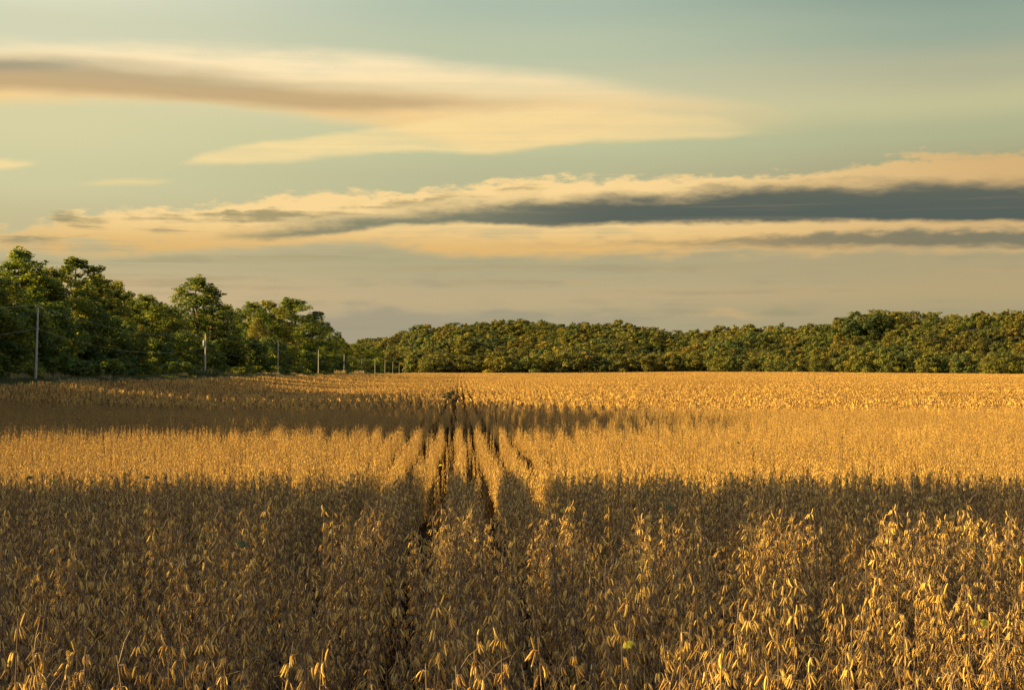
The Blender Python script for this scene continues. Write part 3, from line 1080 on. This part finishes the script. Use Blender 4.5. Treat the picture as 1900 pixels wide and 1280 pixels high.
wood_col = bpy.data.collections.new('wood_sources')
for i, me in enumerate(far_meshes + [gold_mesh]):
    add_proto('w_%02d' % i, me, wood_col)
fr = fp[~isind]
n = len(fr)
vv_ = rw.integers(0, 5, n)
vv_[rw.random(n) < .07] = 5
w = fr[:, 2] / 14 * rw.uniform(.95, 1.6, n)
scatter('hillside_forest', np.stack([fr[:, 0], fr[:, 1], ground_z(fr[:, 0], fr[:, 1])], 1), vv_, rw.uniform(0, 6.28, n),
        np.stack([w, w, fr[:, 2] / 14], 1), wood_col,
        dict(label='dark green forest with yellowing crowns covering the far hills', cat='forest', kind='stuff'))

# ------------------------------------------------------------------ utility poles and wires
POLE_L, POLE_D0, POLE_S = -44.7, 150.0, 100.0
def pole_xy(k):
    y = POLE_D0 + POLE_S * k
    return POLE_L - SK * y, y
NAMES = ['nearest and palest', 'second', 'third', 'fourth', 'fifth', 'sixth', 'seventh', 'eighth', 'ninth', 'tenth']
PH = 8.3
tops, lows = [], []
hs = [8.25, 8.0, 9.0, 8.2, 8.2, 8.6, 8.3, 8.3, 8.3, 8.3]
for k in range(-1, 10):
    x, y = pole_xy(k)
    z = float(ground_z(x, y)) - .1
    h = hs[k] if k >= 0 else 8.3
    tops.append((x, y, z + h))
    lows.append((x + .12, y, z + h - 2.3))
    if k < 0:
        continue
    g = Geo()
    g.tube([(0, 0, -.4), (.0, 0, h * .5), (0.03, 0, h)], [.135, .115, .085], 10, .5, 0)
    o = bpy.data.objects.new('utility_pole', None)
    COL.objects.link(o)
    o.location = (x, y, z)
    lab = '%s wooden utility pole counting from the left, in front of the tree belt' % NAMES[k]
    if k == 0:
        lab = 'nearest and tallest-looking pale wooden utility pole at far left before dark trees'
        o.rotation_euler = (0, R(1.3), 0)
    if k == 1:
        lab = 'wooden utility pole with a pale transformer can near its top'
    tag(o, lab, 'utility pole', 'utility poles along the left edge of the field')
    link('shaft', g.mesh('pole_shaft', [POLE_WOOD], True), o)
    g = Geo()
    g.tube([(0, 0, h - .02), (0, 0, h + .06), (0, 0, h + .10), (0, 0, h + .2), (0, 0, h + .22)], [.02, .05, .07, .05, .01], 8, .5, 0)
    link('insulator', g.mesh('pole_insulator', [CERAMIC], True), o)
    g = Geo()
    g.tube([(.10, 0, h - 2.3), (.22, 0, h - 2.3)], [.05, .05], 8, .5, 0)
    link('wire_clamp', g.mesh('wire_clamp', [METAL], True), o)
    if k == 1:
        g = Geo()
        g.tube([(-.28, 0, h - 2.2), (-.28, 0, h - 2.15), (-.28, 0, h - 1.2), (-.28, 0, h - 1.12), (-.28, 0, h - 1.1)], [.02, .17, .17, .15, .02], 12, .5, 0)
        tr = link('transformer', g.mesh('transformer', [METAL], True), o)
        g = Geo()
        g.tube([(-.28, 0, h - 1.1), (-.28, 0, h - .85)], [.04, .03], 6, .5, 0)
        link('bushing', g.mesh('bushing', [CERAMIC], True), tr)
def cable(name, P, label, sag):
    g = Geo()
    for a, b in zip(P[:-1], P[1:]):
        a, b = np.array(a), np.array(b)
        pts_ = [a + (b - a) * t - np.array([0, 0, sag * 4 * t * (1 - t)]) for t in np.linspace(0, 1, 17)]
        g.tube(pts_, [.010] * 17, 4, .5, 0)
    tag(link(name, g.mesh(name, [WIRE], True)), label, 'power line')
cable('power_line', [(x, y, z + .22) for x, y, z in tops], 'thin upper wire running pole top to pole top along the tree belt', 1.5)
cable('power_line', lows, 'thin lower sagging wire strung part-way down the utility poles', 1.7)

# ------------------------------------------------------------------ verge, tufts, shrubs, weeds
def tuft(seed, n, h, spread, mat):
    rng = np.random.default_rng(seed)
    g = Geo()
    for i in range(n):
        th, r = rng.uniform(0, 6.28), spread * rng.random() ** .5
        b = np.array([math.cos(th) * r, math.sin(th) * r, 0])
        hh = h * rng.uniform(.5, 1.1)
        tip = b + np.array([math.cos(th), math.sin(th), 0]) * hh * rng.uniform(.1, .5) + np.array([0, 0, hh])
        a = rng.uniform(0, 6.28)
        s = np.array([math.cos(a), math.sin(a), 0]) * .018 * (h + .4)
        mid = (b + tip) / 2 + np.array([0, 0, hh * .08])
        g.add([b - s, b + s, mid + s, mid - s, tip - s * .2, tip + s * .2], [(0, 1, 2, 3), (3, 2, 5, 4)], rng.random(), 0)
    return g.mesh('tuft', [mat])
grass_col = bpy.data.collections.new('grass_sources')
for i in range(4):
    add_proto('g_%02d' % i, tuft(600 + i, 90, .5, .45, GRASS_M), grass_col)
add_proto('g_04', tuft(610, 80, .8, .4, DRYGRASS), grass_col)
n = 14000
gy = 95 + 900 * rw.random(n) ** 1.8
gL = rw.uniform(-51.5, -34.2, n)
gx = gL - SK * gy
vv_ = rw.integers(0, 4, n)
vv_[(rw.random(n) < .03)] = 4
s = rw.uniform(.6, 1.3, n)
tall = np.where(gL < -43.5, 1.3, .7)
scatter('verge_grass', np.stack([gx, gy, ground_z(gx, gy)], 1), vv_, rw.uniform(0, 6.28, n), np.stack([s * 1.3, s * 1.3, s * tall], 1), grass_col,
        dict(label='rough green and tan grass on the verge between field and trees', cat='grass', kind='stuff'))
for X, lab in ((632, 'sunlit tan grass clump at the foot of the fifth utility pole'), (667, 'pale grass clump at the foot of the sixth utility pole'), (384, 'dull tall grass clump at the foot of the second utility pole')):
    x, y = at_px(X, -44.2)
    o = link('grass_clump', tuft(int(X), 260, 2.0, 1.9, DRYGRASS if X > 500 else GRASS_M), None, (x, y - 1, float(ground_z(x, y))))
    tag(o, lab, 'grass clump')
# verge shrubs
def shrub_mesh(seed, h, r, mat, ls=.22, nf=2600):
    cg, lb = crown_geo(seed, h, r, .05, 16, nf, ls, 0, .2, .36)
    return cg
shr = []
for i in range(3):
    cg, lb = crown_geo(80 + i, 2.2, 1.8, .05, 16, 2600, .24, 0, .2, .36)
    sg = Geo()
    for q in range(0, 16, 2):
        x_, y_, z_, r_ = lb[q]
        sg.tube([(0, 0, -.1), (x_ * .4, y_ * .4, z_ * .6), (x_, y_, z_)], [.04, .025, .01], 4, .5, 0)
    shr.append((cg.mesh('foliage', [LEAF]), sg.mesh('stem', [BARK], True)))
for i in range(22):
    y = 152 + i * 14 + rt.uniform(-5, 5)
    Lt = -48.5 + rt.uniform(-1.5, 1)
    x = Lt - SK * y
    o = bpy.data.objects.new('verge_shrub', None)
    COL.objects.link(o)
    o.location = (x, y, float(ground_z(x, y)) - .05)
    o.rotation_euler = (0, 0, rt.uniform(0, 6.28))
    s = rt.uniform(.7, 1.5)
    o.scale = (s * 1.5, s * 1.3, s)
    tag(o, 'low dull green shrub on the shaded verge in front of the tree belt', 'shrub', 'shrubs along the shaded verge')
    for nm, me in zip(('foliage', 'stem'), shr[i % 3]):
        link(nm, me, o)
# dark weeds standing above the crop
def weed(X, y, h, r, lab, mat=WEED, nf=2000):
    x = (X - 950) / FPX * y
    cg, lb = crown_geo(int(X), h, r, .3, 14, nf, .11, .12, .2, .32)
    sg = Geo()
    for q in range(14):
        x_, y_, z_, r_ = lb[q]
        sg.tube([(0, 0, 0), (x_ * .3, y_ * .3, z_ * .5), (x_, y_, z_ + r_ * .6)], [.02, .014, .008], 4, .5, 0)
    o = link('weed', sg.mesh('weed_stems', [STEM], True), None, (x, y, float(ground_z(x, y))))
    tag(o, lab, 'weed')
    link('foliage', cg.mesh('weed_foliage', [mat]), o)
weed(838, 120, 1.62, .85, 'bushy dark weed standing above the crop rows in mid field')

# single leaves still on the plants
def leaf_mesh(mat, L_=.09):
    g = Geo()
    ts = np.linspace(0, 1, 6)
    V = []
    for t in ts:
        w_ = L_ * .38 * math.sin(math.pi * min(1, t * .92 + .06)) ** .8
        zc = -.28 * L_ * t * t
        for s_ in (-1, -.5, 0, .5, 1):
            V.append((s_ * w_, t * L_, zc - abs(s_) * w_ * .35 + .004 * math.sin(t * 9 + s_ * 4)))
    F = [(i * 5 + j, i * 5 + j + 1, i * 5 + j + 6, i * 5 + j + 5) for i in range(5) for j in range(4)]
    g.add(V, F, .6, 0)
    g2 = Geo()
    for a in (-.9, 0, .9):
        ca, sa = math.cos(a), math.sin(a)
        g2.merge(g, np.array([[ca, -sa, 0], [sa, ca, 0], [0, 0, 1]]))
    g2.tube([(0, 0, 0), (0, -.03, -.05), (0, -.05, -.14)], [.0015, .0015, .0015], 4, .5, 0)
    return g2.mesh('leaf', [mat], True)
LM = {'y': leaf_mesh(YLEAF), 'g': leaf_mesh(GLEAF), 'o': leaf_mesh(OLEAF)}
LEAVES = [(105, 889, 'y', 1.3, 'bright yellow leaf in the shaded crop at far left'), (340, 900, 'o', .9, 'orange-yellow leaf in the shaded crop left of centre'),
          (456, 1006, 'g', 1.1, 'green leaf drooping in the shaded crop, lower left'), (276, 884, 'g', 1.3, 'dull green leaf cluster in the shaded crop at left'),
          (744, 868, 'y', 1.0, 'yellow leaf at the near edge of the sunlit band'), (818, 862, 'y', .9, 'small yellow leaf left of the dark row gap'),
          (1368, 820, 'g', 1.2, 'green leaf in the sunlit crop right of centre'), (1043, 946, 'y', .7, 'yellow-green leaf in the shaded crop near centre'),
          (1240, 940, 'g', 1.1, 'dull green leaf in the shaded crop right of centre'), (1735, 812, 'y', .9, 'bright yellow leaf in the sunlit crop at far right'),
          (60, 884, 'g', 1.2, 'dark green leaf beside the bright yellow one at far left'), (1812, 1150, 'y', .8, 'golden leaf among pods at lower right'),
          (1160, 1190, 'y', .6, 'yellowing leaf among pods at bottom centre'), (1385, 960, 'g', 1.1, 'green leaf low in the shaded crop on the right')]
for X, Y, kcol, sc_, lab in LEAVES:
    zt = .86
    y = 5.0
    for _ in range(40):
        x = (X - 950) / FPX * y
        y += .5 * ((CAM_Z - .86 - float(ground_z(x, y))) * FPX / (Y - 688) - y)
    zt = .86 + float(ground_z(x, y))
    o = link('crop_leaf', LM[kcol], None, (x, y - .08, zt + .02), rt.uniform(2.4, 3.9), sc_ * .55)
    o.rotation_euler = (rt.uniform(-.9, -.3), rt.uniform(-.4, .4), o.rotation_euler[2])
    tag(o, lab, 'leaf')
